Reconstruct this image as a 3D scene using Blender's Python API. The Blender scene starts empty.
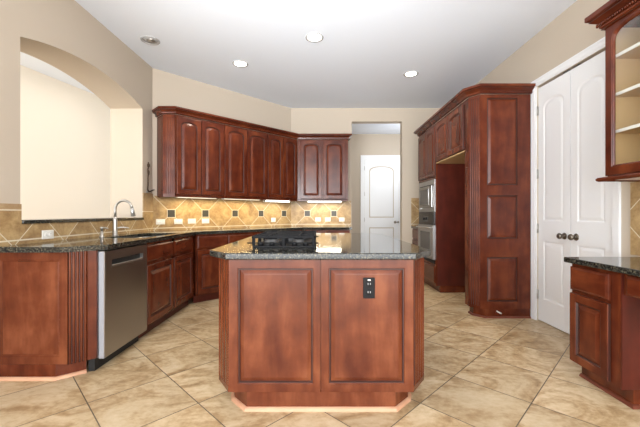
import bpy, bmesh, math, random
from mathutils import Vector, Matrix
random.seed(4)
R = math.radians
PI = math.pi
C = bpy.context.scene.collection
S = bpy.context.scene

# ------------------------------------------------------------------ camera, world, exposure
CAM_Z = 1.14
cam_d = bpy.data.cameras.new('camera'); cam_d.sensor_width = 36; cam_d.lens = 335 / 640 * 36
cam_d.clip_start = 0.05
cam = bpy.data.objects.new('camera', cam_d); C.objects.link(cam)
cam.location = (0, 0, CAM_Z); cam.rotation_euler = (R(90), 0, 0)
S.camera = cam
S.view_settings.view_transform = 'Standard'; S.view_settings.look = 'None'
S.view_settings.exposure = 0.34; S.view_settings.gamma = 1.0; S.view_settings.use_curve_mapping = False
w = bpy.data.worlds.new('daylight'); S.world = w; w.use_nodes = True
w.node_tree.nodes['Background'].inputs[0].default_value = (0.93, 0.97, 1.0, 1)
w.node_tree.nodes['Background'].inputs[1].default_value = 2.9

def area(name, loc, rot, sx, sy, power, col=(1, 1, 1), spread=180):
    d = bpy.data.lights.new(name, 'AREA'); d.shape = 'RECTANGLE'; d.size = sx; d.size_y = sy
    d.energy = power; d.color = col; d.spread = R(spread)
    o = bpy.data.objects.new(name, d); C.objects.link(o); o.location = loc; o.rotation_euler = rot
    return o
sun_d = bpy.data.lights.new('sun', 'SUN'); sun_d.energy = 3.0; sun_d.angle = R(1.5); sun_d.color = (1.0, 0.95, 0.88)
sun = bpy.data.objects.new('sun', sun_d); C.objects.link(sun); sun.location = (0, -5, 6); sun.rotation_euler = (R(42), 0, R(-8))
# big windows behind the camera, family room and hall daylight, plus added fill lamps
area('window_daylight', (-0.3, -2.6, 1.55), (R(90), 0, 0), 4.6, 2.5, 150, (0.97, 0.985, 1.0))
area('family_room_daylight', (-3.5, 0.5, 1.7), (R(90), 0, R(6)), 1.4, 2.2, 50, (1.0, 0.975, 0.94))
area('family_room_ceiling_glow', (-3.0, 3.4, 3.0), (0, 0, 0), 0.7, 3.4, 9, (1.0, 0.975, 0.94))  # added lamp, evens the light on the family room wall
area('side_window_daylight', (2.25, -1.0, 1.6), (R(90), 0, R(66)), 1.8, 1.9, 60, (0.97, 0.985, 1.0))  # added fill lamp for the left wall; the right wall has no window
area('bounce_flash', (-0.8, -0.2, 1.55), (R(90 + 24), 0, R(-14)), 1.2, 0.8, 34, (0.95, 0.98, 1.0), 75)  # added lamp behind the camera, brightens the far ceiling and back wall
hl = bpy.data.lights.new('hall_daylight', 'POINT'); hl.energy = 24; hl.color = (0.86, 0.92, 1.0); hl.shadow_soft_size = 0.25
hlo = bpy.data.objects.new('hall_daylight', hl); C.objects.link(hlo); hlo.location = (2.05, 7.0, 2.3)

# ------------------------------------------------------------------ materials
def new_mat(name):
    m = bpy.data.materials.new(name); m.use_nodes = True
    nt = m.node_tree
    return m, nt, nt.nodes['Principled BSDF']
def plain(name, col, rough=0.5, metal=0.0, spec=0.5, bump=0, bscale=200):
    m, nt, b = new_mat(name)
    b.inputs['Base Color'].default_value = (*col, 1); b.inputs['Roughness'].default_value = rough
    b.inputs['Metallic'].default_value = metal; b.inputs['Specular IOR Level'].default_value = spec
    if bump:
        n = nt.nodes.new('ShaderNodeTexNoise'); n.inputs['Scale'].default_value = bscale
        tc = nt.nodes.new('ShaderNodeTexCoord'); nt.links.new(tc.outputs['Object'], n.inputs['Vector'])
        bp = nt.nodes.new('ShaderNodeBump'); bp.inputs['Strength'].default_value = bump; bp.inputs['Distance'].default_value = 0.01
        nt.links.new(n.outputs['Fac'], bp.inputs['Height']); nt.links.new(bp.outputs['Normal'], b.inputs['Normal'])
    return m
def emit(name, col, strength):
    m, nt, b = new_mat(name)
    b.inputs['Base Color'].default_value = (0.8, 0.8, 0.8, 1)
    b.inputs['Emission Color'].default_value = (*col, 1); b.inputs['Emission Strength'].default_value = strength
    return m
def ramp(nt, stops):
    r = nt.nodes.new('ShaderNodeValToRGB')
    e = r.color_ramp.elements
    while len(e) < len(stops): e.new(0.5)
    for k, (p, c) in enumerate(stops):
        e[k].position = p; e[k].color = (*c, 1)
    return r
def mathn(nt, op, a, b=None, c=None):
    n = nt.nodes.new('ShaderNodeMath'); n.operation = op
    for i, v in enumerate((a, b, c)):
        if v is None: continue
        if isinstance(v, (int, float)): n.inputs[i].default_value = v
        else: nt.links.new(v, n.inputs[i])
    return n.outputs[0]
def mixc(nt, fac, a, b, mode='MIX'):
    n = nt.nodes.new('ShaderNodeMix'); n.data_type = 'RGBA'; n.blend_type = mode
    for key, v in ((0, fac), (6, a), (7, b)):
        if isinstance(v, (int, float)): n.inputs[key].default_value = v
        elif isinstance(v, tuple): n.inputs[key].default_value = (*v, 1)
        else: nt.links.new(v, n.inputs[key])
    return n.outputs[2]

def wood(name, dark, mid, light, rough=0.24, horizontal=False):
    m, nt, b = new_mat(name)
    tc = nt.nodes.new('ShaderNodeTexCoord'); oi = nt.nodes.new('ShaderNodeObjectInfo')
    add = nt.nodes.new('ShaderNodeVectorMath'); add.operation = 'ADD'
    mul = nt.nodes.new('ShaderNodeVectorMath'); mul.operation = 'SCALE'
    cx = nt.nodes.new('ShaderNodeCombineXYZ')
    for i in range(3): nt.links.new(oi.outputs['Random'], cx.inputs[i])
    nt.links.new(cx.outputs[0], mul.inputs[0]); mul.inputs['Scale'].default_value = 37.0
    nt.links.new(tc.outputs['Object'], add.inputs[0]); nt.links.new(mul.outputs[0], add.inputs[1])
    mp = nt.nodes.new('ShaderNodeMapping'); nt.links.new(add.outputs[0], mp.inputs[0])
    mp.inputs['Scale'].default_value = (1.3, 5.5, 5.5) if horizontal else (5.5, 5.5, 1.1)
    n1 = nt.nodes.new('ShaderNodeTexNoise'); n1.inputs['Scale'].default_value = 1.6; n1.inputs['Detail'].default_value = 7
    n1.inputs['Roughness'].default_value = 0.55; n1.inputs['Distortion'].default_value = 0.35
    nt.links.new(mp.outputs[0], n1.inputs['Vector'])
    n2 = nt.nodes.new('ShaderNodeTexNoise'); n2.inputs['Scale'].default_value = 6; n2.inputs['Detail'].default_value = 4
    nt.links.new(add.outputs[0], n2.inputs['Vector'])
    f = mathn(nt, 'ADD', mathn(nt, 'MULTIPLY', n1.outputs['Fac'], 0.6), mathn(nt, 'MULTIPLY', n2.outputs['Fac'], 0.45))
    r = ramp(nt, [(0.36, dark), (0.52, mid), (0.68, light)])
    nt.links.new(f, r.inputs[0]); nt.links.new(r.outputs[0], b.inputs['Base Color'])
    b.inputs['Roughness'].default_value = rough
    b.inputs['Specular IOR Level'].default_value = 0.32; b.inputs['Coat Weight'].default_value = 0.0; b.inputs['Coat Roughness'].default_value = 0.22
    return m

M = {}
M['wall'] = plain('tan wall paint', (0.535, 0.46, 0.372), 0.85, spec=0.2, bump=0.12, bscale=180)
M['cream'] = plain('cream wall paint', (0.86, 0.80, 0.70), 0.85, spec=0.2)
M['ceiling'] = plain('ceiling paint', (0.80, 0.85, 0.93), 0.9, spec=0.15, bump=0.25, bscale=120)
M['white'] = plain('white satin paint', (0.84, 0.85, 0.86), 0.38)
M['wood'] = wood('cherry wood', (0.055, 0.0095, 0.0042), (0.098, 0.0195, 0.0075), (0.160, 0.038, 0.0135))
M['woodh'] = wood('cherry wood across', (0.055, 0.0095, 0.0042), (0.098, 0.0195, 0.0075), (0.160, 0.038, 0.0135), horizontal=True)
M['glaze'] = plain('dark antique glaze', (0.042, 0.012, 0.0075), 0.4)  # partly real glaze, partly shade of grooves, flutes and crown steps as colour
M['woodred'] = wood('dark red veneer', (0.055, 0.010, 0.006), (0.080, 0.014, 0.008), (0.11, 0.020, 0.011), rough=0.35)
M['woodlt'] = wood('warm cherry wood', (0.074, 0.0150, 0.0062), (0.122, 0.0295, 0.0112), (0.195, 0.058, 0.0235))  # same cherry, with the light on island and end cabinet put into the colour
M['woodlth'] = wood('warm cherry wood across', (0.074, 0.0150, 0.0062), (0.122, 0.0295, 0.0112), (0.195, 0.058, 0.0235), horizontal=True)
M['shoe'] = wood('pale shoe strip', (0.48, 0.25, 0.15), (0.56, 0.31, 0.19), (0.62, 0.36, 0.23), rough=0.5, horizontal=True)  # paler copy of the red strip, reflected light put into its colour
M['shoered'] = wood('red shoe strip', (0.11, 0.028, 0.014), (0.15, 0.04, 0.021), (0.19, 0.056, 0.031), rough=0.5, horizontal=True)
M['maple'] = plain('maple interior', (0.56, 0.385, 0.19), 0.5)
M['shelf'] = plain('white shelf edge', (0.85, 0.83, 0.78), 0.45)
M['steel'] = plain('brushed steel', (0.34, 0.325, 0.31), 0.30, 1.0)
M['steelside'] = plain('grey coated steel', (0.34, 0.35, 0.39), 0.4, 0.3)
M['chrome'] = plain('brushed nickel', (0.46, 0.44, 0.41), 0.36, 1.0)
M['nickel'] = plain('dark nickel knob', (0.20, 0.17, 0.14), 0.3, 1.0)
M['steelbright'] = plain('bright stainless', (0.50, 0.50, 0.50), 0.36, 0.95)
M['black'] = plain('black enamel', (0.010, 0.010, 0.011), 0.4, spec=0.15)
M['iron'] = plain('cast iron', (0.010, 0.010, 0.011), 0.6, spec=0.12)
M['blackglass'] = plain('black oven glass', (0.012, 0.012, 0.014), 0.08)
M['greyglass'] = plain('smoked oven window', (0.10, 0.10, 0.10), 0.12)
M['bronze'] = plain('dark bronze', (0.07, 0.045, 0.03), 0.4, 0.9)
M['plastic'] = plain('white plastic', (0.74, 0.72, 0.66), 0.35)
M['slot'] = plain('dark slot', (0.05, 0.05, 0.05), 0.6)
M['toe'] = plain('black toe kick', (0.01, 0.01, 0.01), 0.6)
M['lampoff'] = plain('grey lamp glass', (0.45, 0.45, 0.45), 0.25)
M['lampdark'] = plain('dull grey burner metal', (0.12, 0.12, 0.12), 0.5, 0.6)
M['lamp'] = emit('lit lamp', (1.0, 0.93, 0.80), 9.0)
M['tube'] = emit('lit under cabinet tube', (1.0, 0.95, 0.82), 2.6)
M['tubewarm'] = emit('warm under cabinet tube', (1.0, 0.85, 0.60), 0.8)

def glass_mat():
    m = bpy.data.materials.new('clear cabinet glass'); m.use_nodes = True
    nt = m.node_tree; nt.nodes.remove(nt.nodes['Principled BSDF'])
    out = nt.nodes['Material Output']
    t = nt.nodes.new('ShaderNodeBsdfTransparent'); t.inputs[0].default_value = (0.95, 0.96, 0.95, 1)
    g = nt.nodes.new('ShaderNodeBsdfGlossy'); g.inputs['Roughness'].default_value = 0.02
    fr = nt.nodes.new('ShaderNodeFresnel'); fr.inputs[0].default_value = 1.25
    mx = nt.nodes.new('ShaderNodeMixShader')
    nt.links.new(fr.outputs[0], mx.inputs[0]); nt.links.new(t.outputs[0], mx.inputs[1]); nt.links.new(g.outputs[0], mx.inputs[2])
    nt.links.new(mx.outputs[0], out.inputs[0])
    return m
M['glass'] = glass_mat()

def granite():
    m, nt, b = new_mat('dark speckled granite')
    tc = nt.nodes.new('ShaderNodeTexCoord')
    n1 = nt.nodes.new('ShaderNodeTexNoise'); n1.inputs['Scale'].default_value = 95; n1.inputs['Detail'].default_value = 3
    n2 = nt.nodes.new('ShaderNodeTexVoronoi'); n2.inputs['Scale'].default_value = 130
    for n in (n1, n2): nt.links.new(tc.outputs['Object'], n.inputs['Vector'])
    r1 = ramp(nt, [(0.40, (0.012, 0.012, 0.010)), (0.54, (0.040, 0.039, 0.032)), (0.63, (0.085, 0.078, 0.055)), (0.75, (0.17, 0.14, 0.09))])
    nt.links.new(n1.outputs['Fac'], r1.inputs[0])
    sep = nt.nodes.new('ShaderNodeSeparateColor'); nt.links.new(n2.outputs['Color'], sep.inputs[0])
    k = mathn(nt, 'GREATER_THAN', sep.outputs[0], 0.80)
    c = mixc(nt, k, r1.outputs[0], (0.010, 0.011, 0.011))
    nt.links.new(c, b.inputs['Base Color']); b.inputs['Roughness'].default_value = 0.07
    b.inputs['IOR'].default_value = 1.5
    return m
M['granite'] = granite()

def stone_color(nt, vec, stops, sc=3.0, dist=1.2, fine=18):
    n1 = nt.nodes.new('ShaderNodeTexNoise'); n1.inputs['Scale'].default_value = sc; n1.inputs['Detail'].default_value = 8
    n1.inputs['Roughness'].default_value = 0.6; n1.inputs['Distortion'].default_value = dist
    n2 = nt.nodes.new('ShaderNodeTexNoise'); n2.inputs['Scale'].default_value = fine; n2.inputs['Detail'].default_value = 6
    n2.inputs['Roughness'].default_value = 0.65
    for n in (n1, n2): nt.links.new(vec, n.inputs['Vector'])
    f = mathn(nt, 'ADD', mathn(nt, 'MULTIPLY', n1.outputs['Fac'], 0.68), mathn(nt, 'MULTIPLY', n2.outputs['Fac'], 0.32))
    r = ramp(nt, stops); nt.links.new(f, r.inputs[0])
    return r.outputs[0], f

def floor_mat():
    m, nt, b = new_mat('travertine floor tile')
    geo = nt.nodes.new('ShaderNodeTexCoord')
    sx = nt.nodes.new('ShaderNodeSeparateXYZ'); nt.links.new(geo.outputs['Object'], sx.inputs[0])
    q = 1 / math.sqrt(2); T = 0.472
    s = mathn(nt, 'DIVIDE', mathn(nt, 'ADD', mathn(nt, 'MULTIPLY', mathn(nt, 'SUBTRACT', sx.outputs[0], sx.outputs[1]), q), 0.525), T)
    t = mathn(nt, 'DIVIDE', mathn(nt, 'SUBTRACT', mathn(nt, 'MULTIPLY', mathn(nt, 'ADD', sx.outputs[0], sx.outputs[1]), q), 0.435), T)
    fs = mathn(nt, 'FLOOR', s); ft = mathn(nt, 'FLOOR', t)
    ds = mathn(nt, 'MINIMUM', mathn(nt, 'FRACT', s), mathn(nt, 'SUBTRACT', 1.0, mathn(nt, 'FRACT', s)))
    dt = mathn(nt, 'MINIMUM', mathn(nt, 'FRACT', t), mathn(nt, 'SUBTRACT', 1.0, mathn(nt, 'FRACT', t)))
    d = mathn(nt, 'MINIMUM', ds, dt)
    grout = mathn(nt, 'LESS_THAN', d, 0.0065)
    cell = nt.nodes.new('ShaderNodeCombineXYZ'); nt.links.new(fs, cell.inputs[0]); nt.links.new(ft, cell.inputs[1])
    wn = nt.nodes.new('ShaderNodeTexWhiteNoise'); nt.links.new(cell.outputs[0], wn.inputs['Vector'])
    off = nt.nodes.new('ShaderNodeVectorMath'); off.operation = 'SCALE'; nt.links.new(wn.outputs['Color'], off.inputs[0]); off.inputs['Scale'].default_value = 20
    # bedding direction follows the stone: stretch along the tile's own diagonal
    pos = nt.nodes.new('ShaderNodeCombineXYZ')
    nt.links.new(mathn(nt, 'MULTIPLY', sx.outputs[0], 0.7), pos.inputs[0]); nt.links.new(sx.outputs[1], pos.inputs[1])
    add = nt.nodes.new('ShaderNodeVectorMath'); nt.links.new(pos.outputs[0], add.inputs[0]); nt.links.new(off.outputs[0], add.inputs[1])
    c, f = stone_color(nt, add.outputs[0], [(0.32, (0.24, 0.14, 0.062)), (0.44, (0.42, 0.285, 0.15)), (0.54, (0.56, 0.425, 0.26)), (0.68, (0.66, 0.535, 0.365))], 3.0, 2.4, 34)
    v = mathn(nt, 'ADD', mathn(nt, 'MULTIPLY', wn.outputs['Value'], 0.22), 0.86)
    vc = nt.nodes.new('ShaderNodeCombineXYZ')
    for i in range(3): nt.links.new(v, vc.inputs[i])
    c2 = mixc(nt, 1.0, c, vc.outputs[0], 'MULTIPLY')
    c3 = mixc(nt, grout, c2, (0.10, 0.075, 0.05))
    nt.links.new(c3, b.inputs['Base Color'])
    b.inputs['Roughness'].default_value = 0.42
    bp = nt.nodes.new('ShaderNodeBump'); bp.inputs['Strength'].default_value = 0.4; bp.inputs['Distance'].default_value = 0.004
    h = mathn(nt, 'SUBTRACT', mathn(nt, 'MULTIPLY', f, 0.5), grout)
    nt.links.new(h, bp.inputs['Height']); nt.links.new(bp.outputs['Normal'], b.inputs['Normal'])
    return m
M['floor'] = floor_mat()

def splash_mat(name, u0, P, zc=1.14, inserts=True, border=None, base=0.945):
    """diagonal stone tiles with small dark squares; object x runs along the wall, z is height"""
    m, nt, b = new_mat(name)
    tc = nt.nodes.new('ShaderNodeTexCoord')
    sx = nt.nodes.new('ShaderNodeSeparateXYZ'); nt.links.new(tc.outputs['Object'], sx.inputs[0])
    a = mathn(nt, 'DIVIDE', mathn(nt, 'SUBTRACT', sx.outputs[0], u0), P)
    bb = mathn(nt, 'DIVIDE', mathn(nt, 'SUBTRACT', sx.outputs[2], zc), P)
    p = mathn(nt, 'ADD', a, bb); q = mathn(nt, 'SUBTRACT', a, bb)
    def near(x):
        fx = mathn(nt, 'FRACT', x)
        return mathn(nt, 'MINIMUM', fx, mathn(nt, 'SUBTRACT', 1.0, fx))
    d = mathn(nt, 'MINIMUM', near(p), near(q))
    grout = mathn(nt, 'LESS_THAN', d, 0.0095)
    cell = nt.nodes.new('ShaderNodeCombineXYZ')
    nt.links.new(mathn(nt, 'FLOOR', p), cell.inputs[0]); nt.links.new(mathn(nt, 'FLOOR', q), cell.inputs[1])
    wn = nt.nodes.new('ShaderNodeTexWhiteNoise'); nt.links.new(cell.outputs[0], wn.inputs['Vector'])
    off = nt.nodes.new('ShaderNodeVectorMath'); off.operation = 'SCALE'; nt.links.new(wn.outputs['Color'], off.inputs[0]); off.inputs['Scale'].default_value = 15
    add = nt.nodes.new('ShaderNodeVectorMath'); nt.links.new(tc.outputs['Object'], add.inputs[0]); nt.links.new(off.outputs[0], add.inputs[1])
    c, f = stone_color(nt, add.outputs[0], [(0.32, (0.23, 0.13, 0.052)), (0.46, (0.34, 0.215, 0.095)), (0.58, (0.47, 0.32, 0.15)), (0.72, (0.58, 0.43, 0.24))], 6, 0.8, 40)
    c = mixc(nt, grout, c, (0.68, 0.60, 0.46))
    if inserts:
        da = mathn(nt, 'ABSOLUTE', mathn(nt, 'SUBTRACT', a, mathn(nt, 'ROUND', a)))
        db = mathn(nt, 'ABSOLUTE', bb)
        mx = mathn(nt, 'MAXIMUM', da, db)
        c = mixc(nt, mathn(nt, 'LESS_THAN', mx, 0.116), c, (0.68, 0.60, 0.46))
        c = mixc(nt, mathn(nt, 'LESS_THAN', mx, 0.101), c, (0.045, 0.042, 0.036))
    zz = sx.outputs[2]
    if base:
        c = mixc(nt, mathn(nt, 'LESS_THAN', mathn(nt, 'ABSOLUTE', mathn(nt, 'SUBTRACT', zz, base)), 0.005), c, (0.68, 0.60, 0.46))
    if border:
        inb = mathn(nt, 'GREATER_THAN', zz, border)
        cb, fb = stone_color(nt, tc.outputs['Object'], [(0.3, (0.28, 0.17, 0.08)), (0.5, (0.38, 0.25, 0.13)), (0.7, (0.48, 0.34, 0.19))], 9, 0.8, 40)
        c = mixc(nt, inb, c, cb)
        c = mixc(nt, mathn(nt, 'LESS_THAN', mathn(nt, 'ABSOLUTE', mathn(nt, 'SUBTRACT', zz, border)), 0.004), c, (0.68, 0.60, 0.46))
    nt.links.new(c, b.inputs['Base Color']); b.inputs['Roughness'].default_value = 0.45
    return m

# ------------------------------------------------------------------ mesh builder
class MB:
    def __init__(s): s.v = []; s.f = []; s.sm = []; s.gl = set()
    def add(s, vs, fs, smooth=False):
        o = len(s.v); s.v += [tuple(p) for p in vs]
        for f in fs: s.f.append([o + i for i in f]); s.sm.append(smooth)
        return s
    def box(s, x0, x1, y0, y1, z0, z1):
        vs = [(x, y, z) for z in (z0, z1) for x, y in ((x0, y0), (x1, y0), (x1, y1), (x0, y1))]
        return s.add(vs, [(3, 2, 1, 0), (4, 5, 6, 7), (0, 1, 5, 4), (1, 2, 6, 5), (2, 3, 7, 6), (3, 0, 4, 7)])
    def prism(s, poly, z0, z1):
        n = len(poly)
        vs = [(x, y, z0) for x, y in poly] + [(x, y, z1) for x, y in poly]
        fs = [tuple(range(n))[::-1], tuple(range(n, 2 * n))] + [(i, (i + 1) % n, n + (i + 1) % n, n + i) for i in range(n)]
        return s.add(vs, fs)
    def loops(s, loops, cap=True, smooth=False, glaze=()):
        n = len(loops[0]); vs = [p for l in loops for p in l]; fs = []
        for k in range(len(loops) - 1):
            for i in range(n):
                j = (i + 1) % n
                fs.append((k * n + i, k * n + j, (k + 1) * n + j, (k + 1) * n + i))
                if k in glaze: s.gl.add(len(s.f) + len(fs) - 1)
        if cap: fs.append(tuple((len(loops) - 1) * n + i for i in range(n)))
        return s.add(vs, fs, smooth)
    def lathe(s, prof, c, axis='z', n=24, cap=True):
        """prof: (radius, along); along runs in +axis from c"""
        loops = []
        for r, h in prof:
            l = []
            for i in range(n):
                a = 2 * PI * i / n; u, v = r * math.cos(a), r * math.sin(a)
                p = {'z': (u, v, h), 'y': (u, h, v), 'x': (h, u, v)}[axis]
                l.append((c[0] + p[0], c[1] + p[1], c[2] + p[2]))
            loops.append(l)
        s.loops(loops, cap=cap, smooth=True)
        if cap:
            o = len(s.v) - n * len(prof); s.f.append([o + i for i in range(n)][::-1]); s.sm.append(False)
        return s
    def tube(s, path, r, n=10, r2=None):
        P = [Vector(p) for p in path]; loops = []
        up = Vector((0, 0, 1))
        t0 = (P[1] - P[0]).normalized()
        if abs(t0.dot(up)) > 0.95: up = Vector((0, 1, 0)) if abs(t0.y) < 0.9 else Vector((1, 0, 0))
        nrm = (up - t0 * up.dot(t0)).normalized()
        for i, p in enumerate(P):
            t = (P[min(i + 1, len(P) - 1)] - P[max(i - 1, 0)]).normalized()
            nrm = (nrm - t * nrm.dot(t)).normalized(); bn = t.cross(nrm)
            rr = r if r2 is None else r + (r2 - r) * i / (len(P) - 1)
            loops.append([tuple(p + nrm * (rr * math.cos(2 * PI * k / n)) + bn * (rr * math.sin(2 * PI * k / n))) for k in range(n)])
        s.loops(loops, smooth=True)
        o = len(s.v) - n * len(P); s.f.append([o + i for i in range(n)][::-1]); s.sm.append(False)
        return s
    def sweep(s, path, prof, side=1, gseg=(), before=None, after=None):
        """path: 2D points; prof: closed list of (out, z), offset with mitres to the right of travel when side=1"""
        n = len(path); secs = []
        for i, p in enumerate(path):
            p = Vector(p); ds = []
            if i > 0 or before: ds.append((p - Vector(path[i - 1] if i > 0 else before)).normalized())
            if i < n - 1 or after: ds.append((Vector(path[i + 1] if i < n - 1 else after) - p).normalized())
            ns = [Vector((d.y, -d.x)) * side for d in ds]
            if len(ns) == 2:
                mv = ns[0] + ns[1]; mv = mv / max(0.2, mv.dot(ns[0]))
            else: mv = ns[0]
            secs.append([(p.x + mv.x * o, p.y + mv.y * o, z) for o, z in prof])
        f0 = len(s.f); s.loops(secs, cap=True)
        for k in range(len(path) - 1):
            for g in gseg: s.gl.add(f0 + k * len(prof) + g)
        o = len(s.v) - len(prof) * n; s.f.append([o + i for i in range(len(prof))][::-1]); s.sm.append(False)
        return s
    def cell(s, x0, x1, z0, z1, y, ox0, ox1, oz0, oz1, prof, rise=0.0, cap=True, n=16, outer=None, pw=2.4, glaze=()):
        """flat frame field at depth y with a moulded panel; prof = [(inset, dy)...] from the opening outline"""
        def outline(i, yy):
            a0, a1, b0, b1 = ox0 + i, ox1 - i, oz0 + i, oz1 - i
            pts = [(a0, yy, b0), (a1, yy, b0)]
            for k in range(n + 1):
                u = 1 - 2 * k / n
                uu = math.copysign(abs(math.sin(u * PI / 2)), u)
                z = b1 - rise + rise * (1 - abs(uu) ** pw) ** (1 / pw) if rise else b1
                pts.append(((a0 + a1) / 2 + uu * (a1 - a0) / 2, yy, z))
            return pts
        def rect(x0, x1, z0, z1, yy):
            pts = [(x0, yy, z0), (x1, yy, z0)]
            for k in range(n + 1):
                u = 1 - 2 * k / n; uu = math.copysign(abs(math.sin(u * PI / 2)), u)
                pts.append(((x0 + x1) / 2 + uu * (x1 - x0) / 2, yy, z1))
            return pts
        L = []
        if outer:
            for ins, yy in outer: L.append(rect(x0 + ins, x1 - ins, z0 + ins, z1 - ins, yy))
        elif prof is not None and x0 is not None: L.append(rect(x0, x1, z0, z1, y))
        for ins, dy in prof: L.append(outline(ins, y + dy))
        nb = len(L) - len(prof)
        return s.loops(L, cap=cap, glaze=[nb + g for g in glaze])
    def build(s, name, mat, parent=None, bevel=0, loc=None, rotz=0.0):
        me = bpy.data.meshes.new(name); me.from_pydata(s.v, [], s.f)
        for p, q in zip(me.polygons, s.sm): p.use_smooth = q
        bm = bmesh.new(); bm.from_mesh(me); bmesh.ops.recalc_face_normals(bm, faces=bm.faces); bm.to_mesh(me); bm.free()
        me.materials.append(mat)
        if s.gl:
            me.materials.append(M['glaze'])
            for i in s.gl: me.polygons[i].material_index = 1
        o = bpy.data.objects.new(name, me); C.objects.link(o)
        if parent: o.parent = parent
        if loc: o.location = loc
        o.rotation_euler = (0, 0, rotz)
        if bevel:
            b = o.modifiers.new('edge', 'BEVEL'); b.width = bevel; b.segments = 2; b.limit_method = 'ANGLE'; b.angle_limit = R(40)
        return o

def tag(o, label, cat, group=None):
    o['label'] = label; o['category'] = cat
    if group: o['group'] = group
    return o
def thing(name, loc, rotdeg, label, cat, group=None):
    o = bpy.data.objects.new(name, None); C.objects.link(o); o.empty_display_size = 0.1
    o.location = loc; o.rotation_euler = (0, 0, R(rotdeg))
    return tag(o, label, cat, group)
def struct(o):
    o['kind'] = 'structure'; return o
def loc2(t, X, Y):
    a = -t.rotation_euler.z; dx, dy = X - t.location.x, Y - t.location.y
    return (dx * math.cos(a) - dy * math.sin(a), dx * math.sin(a) + dy * math.cos(a))
def copy_tree(o, parent=None):
    c = o.copy(); C.objects.link(c)
    if parent: c.parent = parent
    for ch in list(o.children): copy_tree(ch, c)
    return c

FRAMEPROF = [(0, 0), (0.004, 0.003), (0.008, 0.003), (0.012, 0.009)]
def door(par, x0, x1, z0, z1, mat='wood', rise=0.05, st=0.052, loc=(0, 0, 0), rotz=0.0, th=0.02, name='door'):
    """framed cabinet door, its raised panel a piece of its own; front faces -y, hung in front of y=0"""
    m = MB(); y = -th
    fr = [(0, 0), (0.003, 0.004), (0.007, 0.004), (0.012, 0.013)]
    m.cell(x0, x1, z0, z1, y, x0 + st, x1 - st, z0 + st, z1 - st, fr, rise, cap=False, glaze=(-4, 1, 2),
           outer=[(0, -0.001), (0, y + 0.005), (0.002, y + 0.001), (0.005, y)])
    m.add([(x0, -0.001, z0), (x1, -0.001, z0), (x1, -0.001, z1), (x0, -0.001, z1)], [(0, 1, 2, 3)])
    d = m.build(name, M[mat], par, loc=loc, rotz=rotz)
    p = MB()
    i = st + 0.010
    p.cell(None, None, 0, 0, y, x0 + i, x1 - i, z0 + i, z1 - i, [(0, 0.018), (0, 0.0125), (0.003, 0.012), (0.028, 0.003), (0.032, 0.0015)], rise, glaze=(0, 1))
    p.build('raised_panel', M[mat], d)
    return d
def drawer(par, x0, x1, z0, z1, mat='woodh', th=0.02, name='drawer_front', loc=(0, 0, 0), rotz=0.0):
    m = MB()
    L = []
    for i, y in ((0, -0.001), (0, -th + 0.008), (0.004, -th + 0.005), (0.010, -th + 0.003), (0.016, -th)):
        L.append([(x0 + i, y, z0 + i), (x1 - i, y, z0 + i), (x1 - i, y, z1 - i), (x0 + i, y, z1 - i)])
    m.loops(L)
    m.add([(x0, -0.001, z0), (x1, -0.001, z0), (x1, -0.001, z1), (x0, -0.001, z1)], [(0, 1, 2, 3)])
    return m.build(name, M[mat], par, loc=loc, rotz=rotz)
def fluted(par, p, q, z0, z1, mat, n=4, depth=0.008, margin=0.014, name='fluted_post', gz=True, back=0.018, top=0.05, bot=0.05):
    """fluted strip whose face runs from p to q (local), the outside to the right of p->q"""
    gi = []; P, Q = Vector(p), Vector(q); d = (Q - P); L = d.length; d.normalize(); nrm = Vector((d.y, -d.x))
    def strip(a, b, z0, z1, grooves):
        pts = [(0, 0)]; gi.clear()
        if grooves:
            wv = (L - 2 * margin) / n
            for k in range(n):
                a0 = margin + k * wv
                if gz: gi.append(len(pts) - 1 if k else len(pts))
                for t in range(7):
                    u = t / 6
                    pts.append((a0 + wv * (0.10 + 0.80 * u), -depth * (1 - (0.15 + 0.85 * math.sin(PI * u) ** 0.7))))
        pts.append((L, 0))
        pts += [(L, -back), (0, -back)]
        out = []
        for u, o in pts:
            v = P + d * u + nrm * (o + 0.004); out.append((v.x, v.y))
        return out
    m = MB()
    m.prism(strip(0, L, 0, 0, False), z0, z0 + bot); pg = strip(0, L, 0, 0, True); f0 = len(m.f); m.prism(pg, z0 + bot, z1 - top); m.gl |= {f0 + 2 + i for i in gi}; m.prism(strip(0, L, 0, 0, False), z1 - top, z1)
    return m.build(name, M[mat], par)
CG = (1, 2, 5, 9, 10)
def crown_prof(z0, z1, o):
    h = z1 - z0; b = z0
    return [(0, b), (0.010, b), (0.012, b + 0.03 * h), (0.007, b + 0.07 * h), (0.018, b + 0.12 * h), (0.020, b + 0.25 * h), (0.012, b + 0.29 * h),
            (0.016, b + 0.36 * h), (0.42 * o, b + 0.46 * h), (0.78 * o, b + 0.60 * h), (0.80 * o, b + 0.64 * h), (0.72 * o, b + 0.67 * h), (0.90 * o, b + 0.70 * h),
            (o, b + 0.74 * h), (o, z1), (0, z1)]

# ------------------------------------------------------------------ room shell
H = 3.06
LW, RW, BW = -2.21, 2.317, 6.10          # left, right, back wall planes
P1, P2 = (LW, 4.42), (-0.53, BW)         # ends of the diagonal wall
def st(m, name, mat): return struct(m.build(name, M[mat]))
m = MB(); m.box(-7, 4.0, -2.6, 9.0, -0.1, 0); st(m, 'floor', 'floor')
m = MB(); m.box(-7, 4.0, -2.6, 9.0, H, H + 0.1); st(m, 'ceiling', 'ceiling')
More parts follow.
